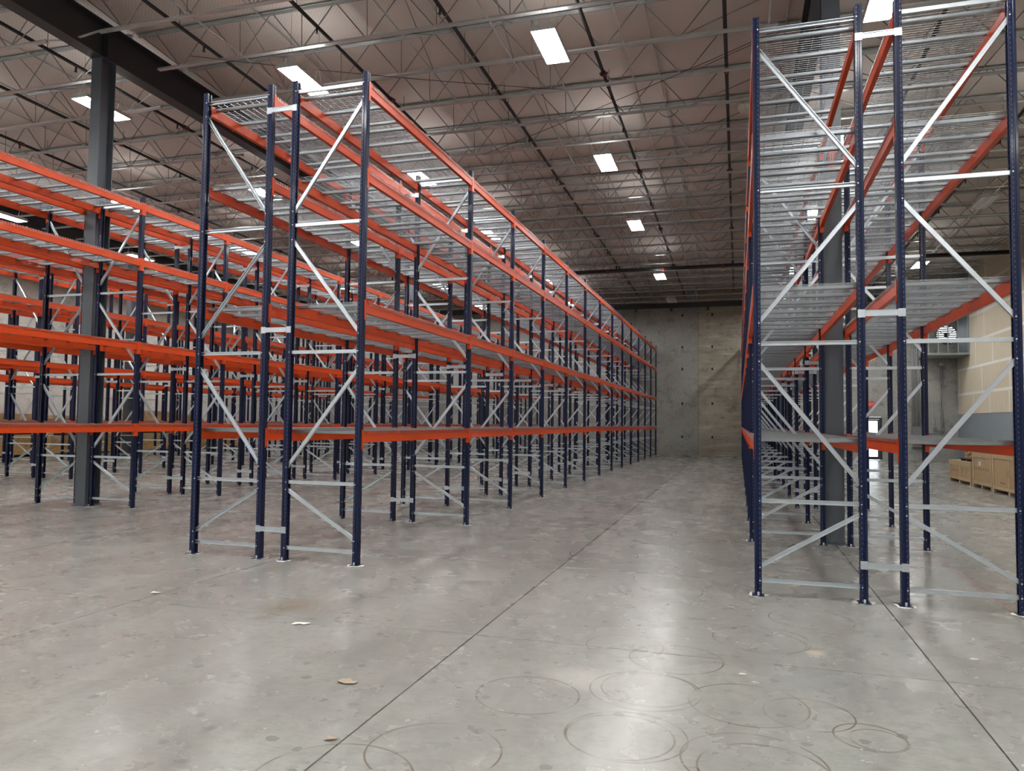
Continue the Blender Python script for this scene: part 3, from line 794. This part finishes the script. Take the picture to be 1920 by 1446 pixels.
# round louvred vent
t = tag(ob('window_1', None, None, (VX, YF+.1, VZ)), 'round louvred vent fan opening with daylight, high in the far wall', 'vent'); t['kind'] = 'structure'
ri = MB()
for i in range(K):
    a0, a1 = 2*math.pi*i/K, 2*math.pi*(i+1)/K
    n = len(ri.v)
    for yy in (-.13, .06):
        for r_ in (VR-.03, VR-.001):
            for a in (a0, a1): ri.v.append((r_*math.cos(a), yy, r_*math.sin(a)))
    ri.f += [(n, n+1, n+3, n+2), (n+4, n+6, n+7, n+5), (n, n+4, n+5, n+1), (n+2, n+3, n+7, n+6)]
ob('vent_ring', ri.mesh('vent_ring', 'dark'), t)
for i in range(-4, 5):
    z = i*.105; hw_ = math.sqrt(max(.01, (VR-.03)**2 - z*z))
    ob('louvre', MB().box(-hw_, hw_, .02, .05, z-.03, z+.03).mesh('louvre', 'dark'), t)
ob('fan_motor', MB().rod((0, -.12, 0), (0, .0, 0), .13, 14).mesh('fan_motor', 'dark'), t)
for i in range(3):
    a = math.pi/6 + i*2*math.pi/3
    ob('motor_strut', MB().rod((.1*math.cos(a), -.06, .1*math.sin(a)), ((VR-.03)*math.cos(a), -.06, (VR-.03)*math.sin(a)), .018, 6).mesh('motor_strut', 'dark'), t)
# open metal-stud soffit around the vent
t = thing('stud_soffit', 'open metal-stud enclosure around the vent, hung from the wall', 'wall framing', (0, 40.4, 5.22))
x0, x1 = 8.82, XR-.01; hgt = 3.0
ob('soffit_board', MB().box(x0, x1, 0, YF-40.4-.01, 0, .03).mesh('soffit_board', 'studs'), t)
ob('track', MB().box(x0, x1, 0, .09, .03, .10).mesh('track', 'studs'), t)
ob('track', MB().box(x0, x1, 0, .09, hgt-.07, hgt).mesh('track', 'studs'), t)
for i in range(5):
    x = x0+.03 + i*(x1-x0-.07)/4
    ob('stud', MB().box(x-.02, x+.02, 0, .09, .10, hgt-.07).mesh('stud', 'studs'), t)
for i in range(1, 5):
    y = i*.5
    ob('stud', MB().box(x0, x0+.09, y-.02, y+.02, .10, hgt-.07).mesh('stud', 'studs'), t)
ob('track', MB().box(x0, x0+.09, .09, YF-40.4-.01, .03, .10).mesh('track', 'studs'), t)
ob('track', MB().box(x0, x0+.09, .09, YF-40.4-.01, hgt-.07, hgt).mesh('track', 'studs'), t)

# ------------------------------------------------------------------ crates
def crate(name, label, x0, x1, y0, y1, z0, h, mat, frame, group, marks=None, slip=False, battens=2):
    t = thing(name, label, 'crate', ((x0+x1)/2, (y0+y1)/2, z0), group)
    a, b_ = (x1-x0)/2, (y1-y0)/2; e = .02
    ob('crate_body', MB().box(-a+e, a-e, -b_+e, b_-e, .10, h-.03).mesh('crate_body', mat), t)
    ob('lid', MB().box(-a, a, -b_, b_, h-.03, h).mesh('lid', mat), t)
    n = 3
    for i in range(n):
        y = -b_+.05 + i*(2*b_-.1)/(n-1)
        ob('skid', MB().box(-a, a, y-.045, y+.045, 0, .10).mesh('skid', frame), t)
    for z in (h-.15, .10):
        hh = .12 if z > .5*h else .09
        ob('rail', MB().box(-a, -a+e, -b_, b_, z, z+hh).mesh('rail', frame), t)
        ob('rail', MB().box(-a+e, a, -b_, -b_+e, z, z+hh).mesh('rail', frame), t)
        ob('rail', MB().box(a-e, a, -b_+e, b_, z, z+hh).mesh('rail', frame), t)
    for i in range(battens):
        y = -b_+.045 + i*(2*b_-.09)/(battens-1)
        ob('batten', MB().box(-a, -a+e, y-.045, y+.045, .19, h-.15).mesh('batten', frame), t)
        ob('batten', MB().box(a-e, a, y-.045, y+.045, .19, h-.15).mesh('batten', frame), t)
    if marks:
        mb = MB()
        for (yy, zz, wy, hz) in marks: mb.box(-a+e-.003, -a+e-.0005, yy-wy/2, yy+wy/2, zz-hz/2, zz+hz/2)
        ob('stencil_marks', mb.mesh('stencil_marks', 'ink'), t)
    if slip:
        q = ob('packing_slip', MB().box(-a+e-.004, -a+e-.0005, .1, .36, h*.62, h*.8).mesh('packing_slip', 'paper'), t)
        ob('slip_heading', MB().box(-a+e-.006, -a+e-.004, .14, .32, h*.755, h*.785).mesh('slip_heading', 'red'), q)
    return t
rr = random.Random(3)
def stencil(n, y0, dy, z, s_=.05):
    return [(y0-i*dy, z+rr.uniform(-.01, .01), .03, s_*rr.uniform(.7, 1.2)) for i in range(n)]
crate('wooden_crate', 'low plywood crate at right carrying a brown wrapped bundle', 6.62, 7.75, 25.35, 27.75, 0, .69, 'pine', 'skid', 'plywood crates at right', stencil(6, .9, .13, .38), battens=3)
crate('wooden_crate', 'narrow tall plywood crate with a white packing slip', 6.62, 7.75, 23.42, 25.2, 0, 1.03, 'pine', 'skid', 'plywood crates at right', stencil(7, .7, .2, .55, .09), True)
crate('wooden_crate', 'wide tall plywood crate nearest the right edge, without a slip', 6.60, 7.75, 20.7, 23.3, 0, 1.07, 'pine', 'skid', 'plywood crates at right', [(.1, .55, .06, .2)] + stencil(4, .7, .12, .28, .05), battens=3)
t = thing('wrapped_bundle', 'brown paper wrapped bundle on a dark pallet atop the low crate', 'bundle', (7.15, 26.25, .69))
ob('pallet', MB().box(-.4, .4, -.7, .7, .06, .09).box(-.4, .4, -.65, -.55, 0, .06).box(-.4, .4, -.05, .05, 0, .06).box(-.4, .4, .55, .65, 0, .06).mesh('pallet', 'dark'), t)
rb = random.Random(5); mb = MB(); n1, n2 = 16, 8
for i in range(n2+1):
    ph = i/n2
    for j in range(n1):
        th = 2*math.pi*j/n1; r = 1 - .35*ph**3 + rb.uniform(-.07, .07)
        c_, s_ = math.cos(th), math.sin(th); q = 1/max(abs(c_), abs(s_))**.6
        mb.v.append((.36*r*c_*q, .68*r*s_*q, .10 + .42*ph + rb.uniform(-.02, .02)))
for i in range(n2):
    for j in range(n1):
        a = i*n1+j; b_ = i*n1+(j+1) % n1; mb.f.append((a, b_, b_+n1, a+n1))
mb.f.append(tuple(range(n1))); mb.f.append(tuple(n2*n1+j for j in range(n1)))
ob('wrapping', mb.mesh('wrapping', 'kraft'), t)

nam = ['nearest the left edge', 'second from the left edge', 'third from the left edge', 'fourth from the left edge', 'fifth from the left edge', 'sixth from the left edge', 'seventh from the left edge']
yq = 20.2
for i in range(7):
    L = (2.4, 2.6, 2.0, 2.7, 2.3, 2.6, 2.4)[i]
    xq = -29.1 - .25*(i % 2) - (0 if i else -.4)
    crate('strand_board_crate', 'strand-board crate on the floor by the left wall, ' + nam[i], xq-1.5, xq, yq, yq+L, 0, (.9, .95, .9, 1.0, .95, 1.0, .95)[i], 'osb', 'skid', 'strand-board crates', battens=3)
    if i in (1, 2, 4, 5):
        crate('strand_board_crate', 'strand-board crate stacked on top of another, ' + {1: 'leftmost of the upper ones', 2: 'second from left of the upper ones', 4: 'third from left of the upper ones', 5: 'rightmost of the upper ones'}[i], xq-1.4, xq-.05, yq+.1, yq+L-.1, (.9, .95, .9, 1.0, .95, 1.0, .95)[i], (.8, .9, .9, .9, 1.15, .95, .9)[i], 'osb', 'skid', 'strand-board crates', battens=2)
    yq += L+.25

# ------------------------------------------------------------------ litter on the floor
def scrap(name, label, cat, x, y, pts, mat, h=.006, rz=0., curl=.012):
    mb = MB(); k = len(pts)
    for z in (0, 1):
        for i, (a, b_) in enumerate(pts):
            mb.v.append((a, b_, .0012 + z*.0016 + curl*abs(math.sin(i*1.9))))
    mb.f = [tuple(reversed(range(k))), tuple(range(k, 2*k))] + [(i, (i+1) % k, k+(i+1) % k, k+i) for i in range(k)]
    return tag(ob(name, mb.mesh(name, mat), None, (x, y, 0), rz), label, cat)
scrap('paper_scrap', 'small crumpled white paper scrap on the open floor, below the tan stain', 'litter', -3.578, 5.651, [(-.07, -.03), (-.02, -.05), (.0, -.01), (.05, -.02), (.08, .03), (.02, .05), (-.03, .02), (-.06, .01)], 'paper')
scrap('cardboard_scrap', 'torn brown cardboard scrap lying on the foreground floor', 'litter', -2.499, 4.521, [(-.07, .01), (-.05, -.03), (.01, -.045), (.07, -.02), (.075, .02), (.03, .03), (.0, .045), (-.05, .035)], 'card')
scrap('paper_scrap', 'tiny white paper scrap near the left saw-cut joint', 'litter', -5.546, 6.159, [(-.06, -.01), (.0, -.025), (.07, .0), (.02, .025), (-.05, .015)], 'paper')
scrap('plastic_strip', 'thin white strip lying in the aisle between the racks', 'litter', -1.694, 13.95, [(-.2, .02), (.0, -.02), (.22, -.03), (.22, -.01), (.0, .005), (-.18, .05)], 'paper', curl=.004)
scrap('leaf', 'small dry tan leaf on the saw-cut joint at the bottom', 'litter', -2.13, 3.70, [(-.04, -.02), (.0, -.025), (.04, .01), (.01, .02), (-.03, .01)], 'card')
scrap('plastic_strip', 'thin white strip on the floor behind the right rack brace', 'litter', 2.12, 8.75 if False else 10.45, [(-.14, .01), (.14, -.02), (.14, .0), (-.14, .03)], 'paper', curl=.003)
scrap('paper_scrap', 'tiny white chip on the floor in front of the right rack', 'litter', 1.688, 6.47, [(-.03, -.008), (.03, -.012), (.035, .008), (-.02, .014)], 'paper', curl=.004)
scrap('paper_scrap', 'tiny pale chip on the floor above the transverse joint', 'litter', .02, 5.55, [(-.025, -.01), (.02, -.015), (.03, .01), (-.015, .014)], 'paper', curl=.004)
